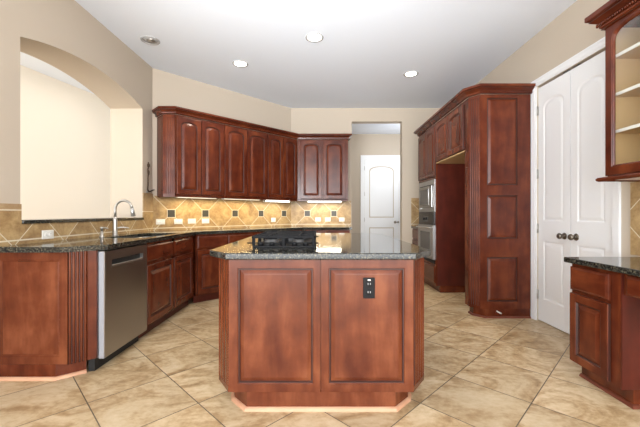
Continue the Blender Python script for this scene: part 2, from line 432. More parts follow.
# left wall with the arched pass-through
A0, A1, SZ, RISE, SILL = 2.47, 4.17, 2.445, 0.135, 1.062
m = MB(); T = 0.40
m.box(LW - T, LW, 0.9, A0, 0, H); m.box(LW - T, LW, A1, 4.62, 0, H); m.box(LW - T, LW, A0, A1, 0, SILL)
n = 28
half = (A1 - A0) / 2; rad = (half * half + RISE * RISE) / (2 * RISE)
def arcz(y):
    return SZ + RISE - rad + math.sqrt(max(0, rad * rad - (y - (A0 + A1) / 2) ** 2))
for k in range(n):
    ya, yb = A0 + (A1 - A0) * k / n, A0 + (A1 - A0) * (k + 1) / n
    za, zb = arcz(ya), arcz(yb)
    m.add([(x, y, z) for x in (LW - T, LW) for y, z in ((ya, za), (yb, zb), (yb, H), (ya, H))],
          [(0, 1, 2, 3), (4, 5, 6, 7), (0, 1, 5, 4)])
st(m, 'wall_left', 'wall')
m = MB(); LDW = math.hypot(P2[0] - P1[0], P2[1] - P1[1])
m.prism([(0, 0), (LDW, 0), (LDW + 0.1, 0.14), (-0.1, 0.14)], 0, H)
struct(m.build('wall_diagonal', M['wall'], loc=(P1[0], P1[1], 0), rotz=R(45)))
m = MB()
m.box(-0.63, 0.579, BW, BW + 0.14, 0, H); m.box(1.493, 2.45, BW, BW + 0.14, 0, H); m.box(0.579, 1.493, BW, BW + 0.14, 2.815, H)
st(m, 'wall_back', 'wall')
D0, D1, DH = 2.655, 3.575, 2.49
m = MB()
m.box(RW, RW + 0.14, -2.6, D0, 0, H); m.box(RW, RW + 0.14, D1, BW + 0.14, 0, H); m.box(RW, RW + 0.14, D0, D1, DH, H)
st(m, 'wall_right', 'wall')
m = MB(); m.box(0.35, 2.45, 8.10, 8.2, 0, H); st(m, 'wall_hall_back', 'wall')
m = MB(); m.box(0.42, 0.52, BW + 0.14, 8.1, 0, H); st(m, 'wall_hall_left', 'wall')
m = MB(); m.box(2.45, 2.6, BW, 8.1, 0, H); st(m, 'wall_hall_right', 'wall')
m = MB()
m.prism([(-4.55, 1.16), (-3.03, 8.23), (-3.13, 8.25), (-4.65, 1.18)], 0, H); st(m, 'wall_family_room', 'cream')

# ---- white interior doors
def moulded_door(name, wd, ht, loc, rot, panels, rise):
    m = MB(); y = 0.0
    pr = [(0, 0), (0.005, 0.002), (0.014, 0.006), (0.020, 0.006), (0.040, 0.002), (0.046, 0.001)]
    zs = [0] + [(panels[i][1] + panels[i + 1][0]) / 2 for i in range(len(panels) - 1)] + [ht]
    sx = 0.105 if wd > 0.6 else 0.078
    for i, (a, b) in enumerate(panels):
        m.cell(0, wd, zs[i], zs[i + 1], y, sx, wd - sx, a, b, pr, rise if i == len(panels) - 1 else 0, pw=2.3)
    t = 0.035
    m.add([(0, 0, 0), (wd, 0, 0), (wd, t, 0), (0, t, 0), (0, 0, ht), (wd, 0, ht), (wd, t, ht), (0, t, ht)],
          [(0, 1, 2, 3), (4, 5, 6, 7), (0, 3, 7, 4), (1, 2, 6, 5), (3, 2, 6, 7)])
    o = m.build(name, M['white'], loc=loc, rotz=R(rot)); return struct(o)
def door_knob(par, x, z, mat='nickel', s=1.0):
    k = MB(); k.lathe([(0.0, -0.068 * s), (0.018 * s, -0.067 * s), (0.027 * s, -0.058 * s), (0.029 * s, -0.048 * s), (0.022 * s, -0.036 * s), (0.011 * s, -0.028 * s), (0.010 * s, -0.010 * s),
                       (0.020 * s, -0.009 * s), (0.031 * s, -0.006 * s), (0.033 * s, -0.001)], (x, 0, z), 'y')
    k.build('door_knob', M[mat], par)
def hinge(par, x, z):
    m = MB(); m.box(x - 0.014, x + 0.006, -0.004, 0.004, z - 0.045, z + 0.045); m.lathe([(0.007, -0.05), (0.007, 0.05)], (x - 0.004, -0.008, z), 'z', 10)
    m.build('hinge', M['chrome'], par)
dw = (D1 - D0 - 0.012) / 2
PAN = [(0.235, 0.845), (1.05, 2.30)]
d1 = moulded_door('door_1', dw, DH - 0.03, (RW + 0.012, D1 - 0.003, 0.012), -90, PAN, 0.08)
d2 = moulded_door('door_2', dw, DH - 0.03, (RW + 0.012, D1 - 0.009 - dw, 0.012), -90, PAN, 0.08)
door_knob(d1, D1 - 0.003 - 3.19, 0.913); door_knob(d2, D1 - 0.009 - dw - 3.045, 0.913)
for z in (0.27, 0.97, 1.55, 2.22):
    hinge(d1, 0.0, z); hinge(d2, dw + 0.004, z)
for nm, dd, xx in (('ball_catch', d1, dw - 0.06), ('ball_catch', d2, 0.06)):
    MB().box(xx - 0.035, xx + 0.035, 0.004, 0.03, DH - 0.03, DH - 0.013).build(nm, M['slot'], dd)
# casing round the double door
def casing(name, pts, rot, loc, wd=0.085, k=1.0):
    """pts: path in local (x,z); swept flat trim facing -y"""
    m = MB()
    (xa, xb, zt) = pts
    def strip(o0, o1, y):
        y *= k; m.box(xa - o1, xa - o0, -y, 0, 0, zt + o1); m.box(xb + o0, xb + o1, -y, 0, 0, zt + o1); m.box(xa - o0, xb + o0, -y, 0, zt + o0, zt + o1)
    strip(0.004, 0.022, 0.010); strip(0.022, wd - 0.018, 0.015); strip(wd - 0.018, wd, 0.019)
    o = m.build(name, M['white'], loc=loc, rotz=R(rot)); return struct(o)
casing('trim_1', (0, D1 - D0, DH), -90, (RW, D1, 0), 0.078)
m = MB(); m.box(RW + 0.05, RW + 0.14, D0, D1, 0, DH); st(m, 'wall_closet', 'white')
hd0, hd1 = 1.075, 1.90
d3 = moulded_door('door_3', hd1 - hd0, 2.44, (hd0, 8.096, 0.012), 0, [(0.24, 0.80), (1.02, 2.28)], 0.12)
door_knob(d3, 0.74, 0.92); door_knob(d3, 0.81, 0.92, s=0.8)  # second, smaller knob stands in for the first one's shadow and rose
for z in (0.3, 0.98, 1.6, 2.22): hinge(d3, 0, z)
casing('trim_2', (hd0, hd1, 2.45), 0, (0, 8.10, 0), 0.095, 1.7)

# ---- stone backsplashes
def splash(name, w, z0, z1, loc, rot, mat, th=0.010, extra=None):
    m = MB(); m.box(0, w, -th, 0, z0, z1)
    if extra: extra(m, th)
    o = m.build(name, mat, loc=loc, rotz=R(rot)); return struct(o)
CT = 0.914
LD = math.hypot(P2[0] - P1[0], P2[1] - P1[1])
splash('trim_3', LD, CT, 1.375, (P1[0], P1[1], 0), 45, splash_mat('diagonal wall tile', 0.239, 0.4925))
splash('trim_4', 1.095, CT, 1.375, (P2[0], P2[1], 0), 0, splash_mat('back wall tile', 0.300, 0.483))
def ex(m, th):
    m.box(A1 - 2.30, P1[1] - 2.30, -th, 0, SILL, 1.40); m.box(0.0, A0 - 2.30, -th, 0, SILL, 1.21)
splash('trim_5', P1[1] - 2.30, CT, SILL, (LW, 2.30, 0), 90, splash_mat('left wall tile', 0.345, 0.480, border=1.165), extra=ex)
splash('trim_6', 1.55, 0.835, 1.37, (RW, 2.49, 0), -90, splash_mat('desk wall tile', 0.18, 0.49, zc=0.86, inserts=False, base=None))
splash('trim_7', RW - 1.66, CT, 1.42, (1.66, BW, 0), 0, splash_mat('side counter tile', 0.2, 0.49))

# ------------------------------------------------------------------ recessed ceiling lights
def downlight(name, x, y, lit, label, grp):
    t = thing(name, (x, y, H), 0, label, 'ceiling light', grp)
    m = MB(); m.lathe([(0.098, -0.001), (0.098, -0.007), (0.090, -0.011), (0.078, -0.008), (0.074, -0.002)], (0, 0, 0), 'z', 32, cap=False)
    m.build('trim_ring', M['lampoff'], t)
    m = MB(); m.lathe([(0.074, -0.001), (0.074, -0.0035), (0.05, -0.007), (0.0, -0.008)], (0, 0, 0), 'z', 32, cap=False)
    m.build('lens', M['lamp'] if lit else M['lampoff'], t)
    if not lit:
        m = MB(); m.lathe([(0.045, -0.006), (0.042, -0.016), (0.0, -0.018)], (0.01, 0, 0), 'z', 24, cap=False); m.build('bulb', M['steelbright'], t)
    else:
        d = bpy.data.lights.new('downlight', 'SPOT'); d.energy = 44; d.color = (1.0, 0.90, 0.75); d.spot_size = R(125); d.spot_blend = 0.8; d.shadow_soft_size = 0.07
        o = bpy.data.objects.new('downlight_beam', d); C.objects.link(o); o.parent = t; o.location = (0, 0, -0.03)
    return t
downlight('recessed_light', -1.88, 3.71, False, 'unlit grey recessed ceiling light above the left arch wall', 'recessed ceiling lights')
downlight('recessed_light', -0.06, 3.65, True, 'lit recessed ceiling light nearest the camera, above the island', 'recessed ceiling lights')
downlight('recessed_light', -1.02, 4.29, True, 'lit recessed ceiling light between the island and the diagonal wall cabinets', 'recessed ceiling lights')
downlight('recessed_light', 1.248, 4.60, True, 'lit recessed ceiling light in front of the tall oven cabinets', 'recessed ceiling lights')

# ------------------------------------------------------------------ island
t = thing('island_cabinet', (0, 1.943, 0), 0, 'large cherry wood kitchen island cabinet with two raised panels on its end', 'kitchen island')
a, b_, dpt = -0.528, 0.540, 1.86
lx, rx = -0.628, 0.646
body = [(a, 0), (b_, 0), (rx, 0.15), (rx, dpt - 0.13), (b_, dpt), (a, dpt), (lx, dpt - 0.13), (lx, 0.15)]
ins = [(x * 0.975, 0.018 + (y / dpt) * (dpt - 0.03)) for x, y in body]
MB().prism(ins, 0.105, 0.876).build('cabinet_body', M['woodlt'], t)
mid = 0.004
for x0, x1, o0, o1 in ((a, mid - 0.002, -0.478, -0.038), (mid + 0.002, b_, 0.050, 0.492)):
    m = MB()
    pr = [(0, 0), (0.004, 0.005), (0.010, 0.005), (0.014, 0.012)]
    m.cell(x0, x1, 0.104, 0.876, 0, o0, o1, 0.151, 0.824, pr, 0, cap=False, outer=[(0, 0.018), (0, 0)], glaze=(1, 2))
    e = m.build('end_panel', M['woodlt'], t)
    p = MB(); p.cell(None, None, 0, 0, 0, o0 + 0.012, o1 - 0.012, 0.163, 0.812, [(0, 0.018), (0, 0.012), (0.002, 0.0115), (0.022, 0.003), (0.026, 0.002)], 0, glaze=(0, 1))
    p.build('raised_panel', M['woodlt'], e)
fluted(t, (lx, 0.15), (a, 0), 0.105, 0.876, 'woodlt', n=3, depth=0.003, gz=False, top=0.002, bot=0.03)
fluted(t, (b_, 0), (rx, 0.15), 0.105, 0.876, 'woodlt', n=4, top=0.002, bot=0.03)
toe = [(-0.425, 0.0), (0.437, 0.0), (0.537, 0.105), (0.555, 0.16), (0.555, dpt - 0.16), (0.43, dpt - 0.08), (-0.42, dpt - 0.08), (-0.54, dpt - 0.16), (-0.54, 0.16), (-0.522, 0.105)]
MB().prism(toe, 0, 0.105).build('toe_base', M['woodlt'], t)
q = [(0, 0), (0.019, 0)] + [(0.019 * math.cos(k * PI / 8), 0.020 * math.sin(k * PI / 8)) for k in range(1, 4)] + [(0, 0.020)]
MB().sweep([(-0.54, 0.9), (-0.54, 0.16), (-0.522, 0.105), (-0.425, 0.0), (0.437, 0.0), (0.537, 0.105), (0.555, 0.16), (0.555, 0.9)], q).build('shoe_moulding', M['shoe'], t)
# side doors and drawers of the island
for k in range(3):
    y0 = 0.20 + k * 0.49
    door(t, 0.005, 0.475, 0.115, 0.66, 'woodlt', 0, loc=(lx * 0.975, y0 + 0.48, 0), rotz=R(-90)); drawer(t, 0.005, 0.475, 0.685, 0.855, 'woodlth', loc=(lx * 0.975, y0 + 0.48, 0), rotz=R(-90))
    door(t, 0.005, 0.475, 0.115, 0.66, 'woodlt', 0, loc=(rx * 0.975, y0, 0), rotz=R(90)); drawer(t, 0.005, 0.475, 0.685, 0.855, 'woodlth', loc=(rx * 0.975, y0, 0), rotz=R(90))
# black outlet let into the right panel
ox, oz = (369 - 320) * 1.943 / 335, 1.14 - (288 - 213.5) * 1.943 / 335
pl = MB().box(ox - 0.034, ox + 0.034, -0.005, 0.0035, oz - 0.060, oz + 0.060).build('outlet_plate', M['black'], t, bevel=0.003)
pl['label'] = 'black duplex outlet plate'
for s in (0.024, -0.024):
    e = MB().lathe([(0.017, 0.004), (0.017, -0.002), (0.015, -0.003)], (ox, -0.005, oz + s), 'y', 20).build('socket', M['black'], pl)
for s in (0.024, -0.024):
    MB().box(ox - 0.008, ox - 0.005, -0.0086, -0.006, oz + s - 0.004, oz + s + 0.007).box(ox + 0.005, ox + 0.008, -0.0086, -0.006, oz + s - 0.004, oz + s + 0.007).build('slots', M['lampoff'], pl)
MB().box(ox - 0.008, ox + 0.008, -0.0062, -0.004, oz + 0.043, oz + 0.051).build('indicator', M['plastic'], pl)

CTO = 0.034
top = [(-0.540, 1.908), (0.552, 1.908), (0.690, 2.085), (0.690, 3.70), (0.575, 3.875), (-0.555, 3.875), (-0.685, 3.70), (-0.685, 2.075)]
cx, cy = 0.0, 2.9
o = MB().prism([(x - cx, y - cy) for x, y in top], 0.876, CT).build('island_countertop', M['granite'], loc=(cx, cy, 0), bevel=0.006)
tag(o, 'polished dark granite countertop with clipped corners lying on the island', 'countertop')

# ------------------------------------------------------------------ cooktop on the island
t = thing('gas_cooktop', (-0.245, 2.55, CT), 0, 'black gas cooktop with cast iron grates on the island countertop', 'cooktop')
MB().box(-0.200, 0.210, -0.345, 0.345, 0, 0.012).build('glass_base', M['black'], t, bevel=0.004)
for yy in (-0.325, 0.325): MB().tube([(-0.238, yy, 0.030), (0.232, yy, 0.030)], 0.0045, 8).build('side_rail', M['iron'], t)
for bx, by, r in ((-0.09, -0.24, 0.045), (0.10, -0.24, 0.036), (0.0, 0.0, 0.06), (-0.09, 0.24, 0.036), (0.10, 0.24, 0.045)):
    bu = MB().lathe([(r * 1.3, 0.012), (r * 1.2, 0.028), (r, 0.034), (r, 0.050)], (bx, by, 0), 'z', 24).build('burner', M['lampdark'], t)
    MB().lathe([(r * 0.9, 0.050), (r * 0.9, 0.056), (r * 0.7, 0.060), (0.0, 0.061)], (bx, by, 0), 'z', 24).build('burner_cap', M['iron'], bu)
for k in range(3):
    yc = -0.235 + k * 0.235; m = MB(); g = 0.112; zt = 0.078
    X0, X1 = -0.205, 0.215
    for yy in (yc - g + 0.006, yc + g - 0.006): m.box(X0, X1, yy - 0.006, yy + 0.006, zt - 0.016, zt)
    for xx in (X0 + 0.006, X1 - 0.006): m.box(xx - 0.006, xx + 0.006, yc - g, yc + g, zt - 0.016, zt)
    for xx in (-0.095, 0.105): m.box(xx - 0.005, xx + 0.005, yc - g, yc + g, zt - 0.012, zt + 0.002)
    m.box(X0, X1, yc - 0.005, yc + 0.005, zt - 0.012, zt + 0.002)
    for xx in (X0 + 0.012, 0.005, X1 - 0.012):
        for yy in (yc - g + 0.010, yc + g - 0.010): m.box(xx - 0.010, xx + 0.010, yy - 0.008, yy + 0.008, 0.0125, zt - 0.01)
    m.build('grate', M['iron'], t, bevel=0.003)
for k in range(5):
    MB().lathe([(0.019, 0.012), (0.019, 0.030), (0.015, 0.036), (0.0, 0.037)], (-0.15 + 0.075 * k, -0.318, 0), 'z', 16).build('control_knob', M['black'], t)

# ------------------------------------------------------------------ left run: end cabinet, dishwasher, sink cabinet
FX = -1.580        # face plane of the left run
t = thing('end_cabinet', (LW, 2.294, 0), 0, 'cherry end cabinet with a fluted corner beside the dishwasher', 'cabinet')
W1 = -1.729 - LW
def L(X, Y): return (X - LW, Y - 2.294)
MB().prism([(0.002, 0.012), (W1 - 0.006, 0.012), L(-1.65, 2.395), L(-1.65, 2.41), (0.002, 0.116)], 0.105, 0.876).build('cabinet_body', M['wood'], t)
m = MB(); m.cell(0.002, W1, 0.105, 0.876, 0, 0.014, W1 - 0.055, 0.157, 0.823, [(0, 0), (0.004, 0.005), (0.010, 0.005), (0.014, 0.010)], 0, cap=False, outer=[(0, 0.014), (0, 0.002), (0.002, 0)])
e = m.build('end_panel', M['woodlt'], t)
p = MB(); p.cell(None, None, 0, 0, 0, 0.028, W1 - 0.069, 0.171, 0.809, [(0, 0.016), (0, 0.010), (0.004, 0.009), (0.008, 0.009)], 0); p.build('flat_panel', M['woodlt'], e)
fluted(t, (W1, 0), L(-1.640, 2.365), 0.105, 0.876, 'woodlt', n=5, depth=0.012, margin=0.002, top=0.001, bot=0.001)
MB().prism([L(-1.640, 2.365), L(-1.601, 2.397), L(-1.601, 2.412), L(-1.66, 2.412)], 0.105, 0.876).build('corner_stile', M['wood'], t)
MB().prism([(0.002, 0.004), (W1 - 0.085, 0.004), L(-1.68, 2.41), (0.002, 0.116)], 0, 0.105).build('toe_base', M['wood'], t)
MB().sweep([(0.002, 0.004), (W1 - 0.085, 0.004), L(-1.68, 2.41)], q).build('shoe_moulding', M['shoe'], t)

t = thing('dishwasher', (-1.556, 2.42, 0), 90, 'stainless steel dishwasher with a pocket handle under the granite counter', 'dishwasher')
MB().box(0.010, 0.590, 0.055, 0.57, 0.095, 0.862).build('tub', M['steelside'], t)
m = MB(); d_ = 0.0
def rc(x0, x1, z0, z1, y): return [(x0, y, z0), (x1, y, z0), (x1, y, z1), (x0, y, z1)]
m.loops([rc(0, 0.596, 0.092, 0.866, 0.042), rc(0, 0.596, 0.092, 0.866, 0.004), rc(0.004, 0.592, 0.096, 0.862, 0), rc(0.085, 0.52, 0.735, 0.795, 0), rc(0.087, 0.518, 0.737, 0.793, 0.040)])
dd = m.build('door', M['steel'], t)
m = MB(); m.add([(x, y, z) for x in (0.088, 0.517) for y, z in ((-0.001, 0.7375), (-0.001, 0.752), (0.004, 0.756), (0.016, 0.744), (0.016, 0.7375))],
                [(0, 1, 2, 3, 4), (5, 6, 7, 8, 9)] + [(i, (i + 1) % 5, 5 + (i + 1) % 5, 5 + i) for i in range(5)])
MB().box(-0.0012, -0.0002, 0.005, 0.042, 0.094, 0.864).build('door_edge', M['steelside'], dd)['label'] = 'pale grey door edge'
MB().box(0.0885, 0.5165, 0.022, 0.0395, 0.739, 0.7925).build('handle_recess', M['toe'], dd)  # black block put in the pocket for the shade inside it
h = m.build('handle', M['chrome'], dd); h['label'] = 'bright pocket handle lip'
MB().box(0.005, 0.59, 0.075, 0.12, 0, 0.092).build('toe_kick', M['toe'], t)

t = thing('sink_cabinet', (FX, 3.022, 0), 90, 'dark cherry sink base cabinet with two doors next to the dishwasher', 'cabinet')
W = 4.187 - 3.022
MB().box(0.002, 0.02, 0.012, 0.60, 0.105, 0.875).box(W - 0.02, W - 0.001, 0.012, 0.52, 0.105, 0.875).box(0.02, W - 0.02, 0.03, 0.55, 0.105, 0.125).box(0.02, W - 0.02, 0.50, 0.51, 0.125, 0.6).build('carcass', M['woodred'], t)
m = MB(); m.box(0.002, 0.03, 0, 0.018, 0.105, 0.875); m.box(0.535, 0.60, 0, 0.018, 0.105, 0.875); m.box(1.09, W, 0, 0.018, 0.105, 0.875)
m.box(0.03, 1.09, 0, 0.018, 0.105, 0.14); m.box(0.03, 1.09, 0, 0.018, 0.65, 0.70); m.box(0.03, 1.09, 0, 0.018, 0.84, 0.875)
m.build('face_frame', M['wood'], t)
for x0, x1 in ((0.012, 0.552), (0.582, 1.10)):
    door(t, x0, x1, 0.125, 0.665, rise=0); drawer(t, x0, x1, 0.695, 0.850)
MB().box(0.002, W, 0.07, 0.085, 0, 0.105).build('toe_kick', M['woodred'], t)

# diagonal base cabinets
DC = 5.767
LDB = (5.49 - 4.187) * math.sqrt(2)
def diagpt(u, n=0.0):
    """u along the diagonal base face from its left end, n out of the wall"""
    q = 1 / math.sqrt(2)
    return (FX + u * q + n * q, 4.187 + u * q - n * q)
def base_unit(name, loc, rot, W, label, two, group, front_inset=0.0, depth=0.60):
    t = thing(name, (*loc, 0), rot, label, 'cabinet', group)
    MB().prism([(0.001, 0.0), (W - 0.001, 0.0), (W - 0.001, depth), (0.001, depth)], 0.105, 0.875).build('cabinet_body', M['wood'], t)
    n = two; w = (W - 0.03) / n
    for k in range(n):
        x0 = 0.02 + k * w; x1 = x0 + w - 0.012
        door(t, x0, x1, 0.125, 0.675, rise=0); drawer(t, x0, x1, 0.700, 0.855)
    MB().box(0.001, W - 0.001, 0.06, 0.08, 0, 0.105).build('toe_kick', M['woodred'], t)
    return t
p0 = diagpt(0.025)
base_unit('base_cabinet', p0, 45, LDB / 2 - 0.025, 'cherry base cabinet on the diagonal wall, nearest the sink cabinet', 2, 'diagonal base cabinets', depth=0.59)
p1 = diagpt(LDB / 2)
base_unit('base_cabinet', p1, 45, LDB / 2 - 0.03, 'cherry base cabinet on the diagonal wall, behind the cooktop', 2, 'diagonal base cabinets', depth=0.59)
base_unit('base_cabinet', (-0.245, 5.49), 0, 0.735, 'cherry base cabinet against the back wall beside the hall opening', 2, None)

# perimeter countertop with a cut-out for the sink
SX0, SX1, SY0, SY1 = -2.015, -1.625, 3.09, 3.86
F = -1.545
m = MB()
q2 = math.sqrt(2)
yf = DC - 0.05        # Y = X + yf at the diagonal front edge
Yd = F + yf
m.prism([(LW + 0.012, 2.262), (-1.742, 2.262), (-1.592, 2.395), (F, 2.44), (F, SY0), (LW + 0.012, SY0)], 0.876, CT)
m.prism([(LW + 0.012, SY0), (SX0, SY0), (SX0, SY1), (LW + 0.012, SY1)], 0.876, CT)
m.prism([(SX1, SY0), (F, SY0), (F, SY1), (SX1, SY1)], 0.876, CT)
m.prism([(LW + 0.012, SY1), (F, SY1), (F, Yd), (LW + 0.015, 4.41)], 0.876, CT)
YB = 5.455
Xb = YB - yf
m.prism([(F, Yd), (Xb, YB), (-0.53, BW - 0.016), (LW + 0.015, 4.41)], 0.876, CT)
m.prism([(Xb, YB), (0.52, YB), (0.52, BW - 0.012), (-0.53, BW - 0.016)], 0.876, CT)
o = m.build('perimeter_countertop', M['granite']); tag(o, 'dark granite countertop running along the left, diagonal and back walls', 'countertop')
# sink
t = thing('sink', ((SX0 + SX1) / 2, (SY0 + SY1) / 2, 0.876), 0, 'undermount stainless sink set in the counter below the arch', 'sink')
hx, hy = (SX1 - SX0) / 2, (SY1 - SY0) / 2
def rr(hx, hy, r, z, n=5):
    pts = []
    for cxs, cys, a0 in ((1, -1, -90), (1, 1, 0), (-1, 1, 90), (-1, -1, 180)):
        for k in range(n + 1):
            a = R(a0 + 90 * k / n); pts.append((cxs * (hx - r) + r * math.cos(a), cys * (hy - r) + r * math.sin(a), z))
    return pts
m = MB(); m.loops([rr(hx + 0.015, hy + 0.015, 0.04, -0.001), rr(hx + 0.001, hy + 0.001, 0.03, -0.001), rr(hx - 0.004, hy - 0.004, 0.05, -0.16), rr(hx - 0.04, hy - 0.04, 0.04, -0.19)], smooth=True)
m.build('bowl', M['steelbright'], t)
MB().lathe([(0.045, -0.189), (0.04, -0.186), (0.0, -0.188)], (0, 0, 0), 'z', 20, cap=False).build('drain', M['chrome'], t)
# faucet
fy = 3.41
t = thing('faucet', (-2.085, fy, CT), 0, 'brushed nickel gooseneck faucet standing behind the sink', 'faucet')
MB().lathe([(0.030, 0), (0.030, 0.006), (0.024, 0.012), (0.023, 0.10), (0.021, 0.16), (0.017, 0.19)], (0, 0, 0), 'z', 20).build('body', M['chrome'], t)
path = [(0, 0, 0.18), (0, 0, 0.25)]
for k in range(13):
    a = PI - k * (PI * 0.93) / 12
    path.append((0.092 + 0.092 * math.cos(a), -0.02 * (k / 12), 0.262 + 0.096 * math.sin(a)))
MB().tube(path, 0.0125, 12).build('spout', M['chrome'], t)
ex_ = path[-1]
MB().tube([ex_, (ex_[0] + 0.006, ex_[1], ex_[2] - 0.03), (ex_[0] + 0.014, ex_[1], ex_[2] - 0.085)], 0.015, 12, r2=0.021).build('spray_head', M['steelbright'], t)
MB().tube([(0.015, 0.0, 0.075), (0.045, 0.02, 0.085), (0.085, 0.045, 0.082), (0.11, 0.06, 0.074)], 0.009, 10, r2=0.005).build('handle', M['chrome'], t)
t = thing('soap_dispenser', (-2.085, 3.2, CT), 0, 'short nickel soap dispenser standing left of the faucet', 'soap dispenser')
MB().lathe([(0.022, 0), (0.022, 0.006), (0.014, 0.012), (0.013, 0.055)], (0, 0, 0), 'z', 16).build('base', M['chrome'], t)
MB().lathe([(0.011, 0.05), (0.011, 0.078), (0.016, 0.085), (0.016, 0.098), (0.0, 0.10)], (0, 0, 0), 'z', 16).tube([(0, 0, 0.09), (0.05, 0, 0.088), (0.06, 0, 0.08)], 0.006, 8).build('pump', M['chrome'], t)
# granite ledge of the pass-through
o = MB().box(LW - T + 0.002, LW + 0.022, A0 + 0.002, A1 - 0.002, SILL + 0.0005, SILL + 0.03).build('pass_through_ledge', M['granite'], bevel=0.006)
tag(o, 'thin dark granite ledge on the sill of the arched opening', 'ledge')

# wall bracket near the corner of the left wall
t = thing('wall_bracket', (LW, 4.24, 1.42), 90, 'dark bronze scrolled bracket on the wall beside the arch', 'bracket')
MB().lathe([(0.024, -0.001), (0.024, -0.008), (0.012, -0.014), (0.010, -0.035)], (0.04, 0, 0.0), 'y', 16).build('mounting_plate', M['chrome'], t)
MB().tube([(0.16, -0.03, 0.03), (0.10, -0.035, 0.02), (0.04, -0.035, 0.0), (0.0, -0.035, 0.005), (-0.012, -0.035, 0.03), (-0.005, -0.035, 0.09), (0.0, -0.035, 0.22), (-0.01, -0.035, 0.27), (0.008, -0.035, 0.31)], 0.009, 8).build('rod', M['bronze'], t)
MB().lathe([(0.002, -0.030), (0.013, -0.020), (0.017, 0), (0.013, 0.018), (0.006, 0.026), (0.010, 0.034), (0.0, 0.046)], (0.008, -0.035, 0.33), 'z', 14).build('finial', M['bronze'], t)
MB().tube([(0.0, -0.035, 0.20), (0.018, -0.035, 0.22), (0.022, -0.035, 0.25), (0.006, -0.035, 0.265)], 0.008, 8).build('scroll', M['bronze'], t)

# ------------------------------------------------------------------ wall cabinets, left side
UZ0, UZ1 = 1.355, 2.415
DU = 6.163
U0 = (-1.856, 4.307)
segs = [(0.0, 0.682), (0.682, 1.440), (1.440, 2.069)]
nm = ['cherry wall cabinet with a fluted corner, first on the diagonal wall from the arch', 'cherry wall cabinet on the diagonal wall, between two similar cabinets',
      'cherry wall cabinet on the diagonal wall, touching the back wall cabinet']
for i, (s0, s1) in enumerate(segs):
    q_ = 1 / math.sqrt(2)
    t = thing('wall_cabinet', (U0[0] + s0 * q_, U0[1] + s0 * q_, UZ0), 45, nm[i], 'cabinet', 'diagonal wall cabinets')
    w_ = s1 - s0; h = UZ1 - UZ0
    dep = 0.326
    poly = [(0.0005, 0), (w_ - 0.0005, 0), (w_ - 0.0005, dep), (0.0005, dep)]
    if i == 2: poly = [(0.0005, 0), (w_ - 0.002, 0.0), (w_ - 0.002 - 0.0, dep), (0.0005, dep)]
    MB().prism(poly, 0.02, h).build('cabinet_body', M['wood'], t)
    m = MB(); m.box(0.0005, w_ - 0.001, 0.0, 0.02, 0, 0.03); m.box(0.0005, w_ - 0.001, 0.02, dep, 0.012, 0.0195)
    m.build('bottom_rail', M['woodh'], t)
    wd = (w_ - 0.026) / 2
    a0 = 0.012
    for k in range(2):
        door(t, a0 + k * (wd + 0.004), a0 + k * (wd + 0.004) + wd - 0.002, 0.040, h - 0.022, rise=0.06)
    if i == 0:
        cA, cB, cC, cD = (loc2(t, -1.862, 4.307), loc2(t, -2.02, 4.307), loc2(t, -2.172, 4.461), loc2(t, -2.094, 4.536))
        MB().prism([cA, cB, cC, cD], 0, h).build('corner_end', M['wood'], t)
        fluted(t, loc2(t, -2.016, 4.307), loc2(t, -1.866, 4.307), 0.0, h, 'wood', n=3, depth=0.005, margin=0.03, top=0.04, bot=0.04, gz=False)
t = thing('wall_cabinet', (-0.388, 5.77, UZ0), 0, 'cherry wall cabinet with two arched doors on the back wall', 'cabinet')
w_, h = 0.870, UZ1 - UZ0
MB().box(0.004, w_, 0, 0.326, 0.02, h).build('cabinet_body', M['wood'], t)
MB().box(0.004, w_, 0, 0.02, 0, 0.03).box(0.004, w_, 0.02, 0.326, 0.012, 0.0195).build('bottom_rail', M['woodh'], t)
door(t, 0.052, 0.422, 0.040, h - 0.022, rise=0.06); door(t, 0.440, 0.827, 0.040, h - 0.022, rise=0.06)
m = MB(); path = [(-2.185, 4.465), (-2.02, 4.298), (-1.852, 4.298), (-0.389, 5.761)]
q_ = 1 / math.sqrt(2)
path = [((x - U0[0]) * q_ + (y - U0[1]) * q_, -(x - U0[0]) * q_ + (y - U0[1]) * q_) for x, y in path]
nxt = path[-1]; m.sweep(path, crown_prof(2.416, 2.500, 0.062), gseg=CG, after=(nxt[0] + q_, nxt[1] - q_)); o = m.build('crown_moulding', M['woodh'], loc=(U0[0], U0[1], 0), rotz=R(45)); tag(o, 'cherry crown moulding along the top of the diagonal wall cabinets', 'crown moulding')
m = MB(); m.sweep([(-0.388, 5.761), (0.482, 5.761), (0.482, 6.097)], crown_prof(2.416, 2.500, 0.062), gseg=CG, before=(-1.388, 4.761)); o = m.build('crown_moulding', M['woodh']); tag(o, 'short cherry crown moulding on top of the back wall cabinet', 'crown moulding')

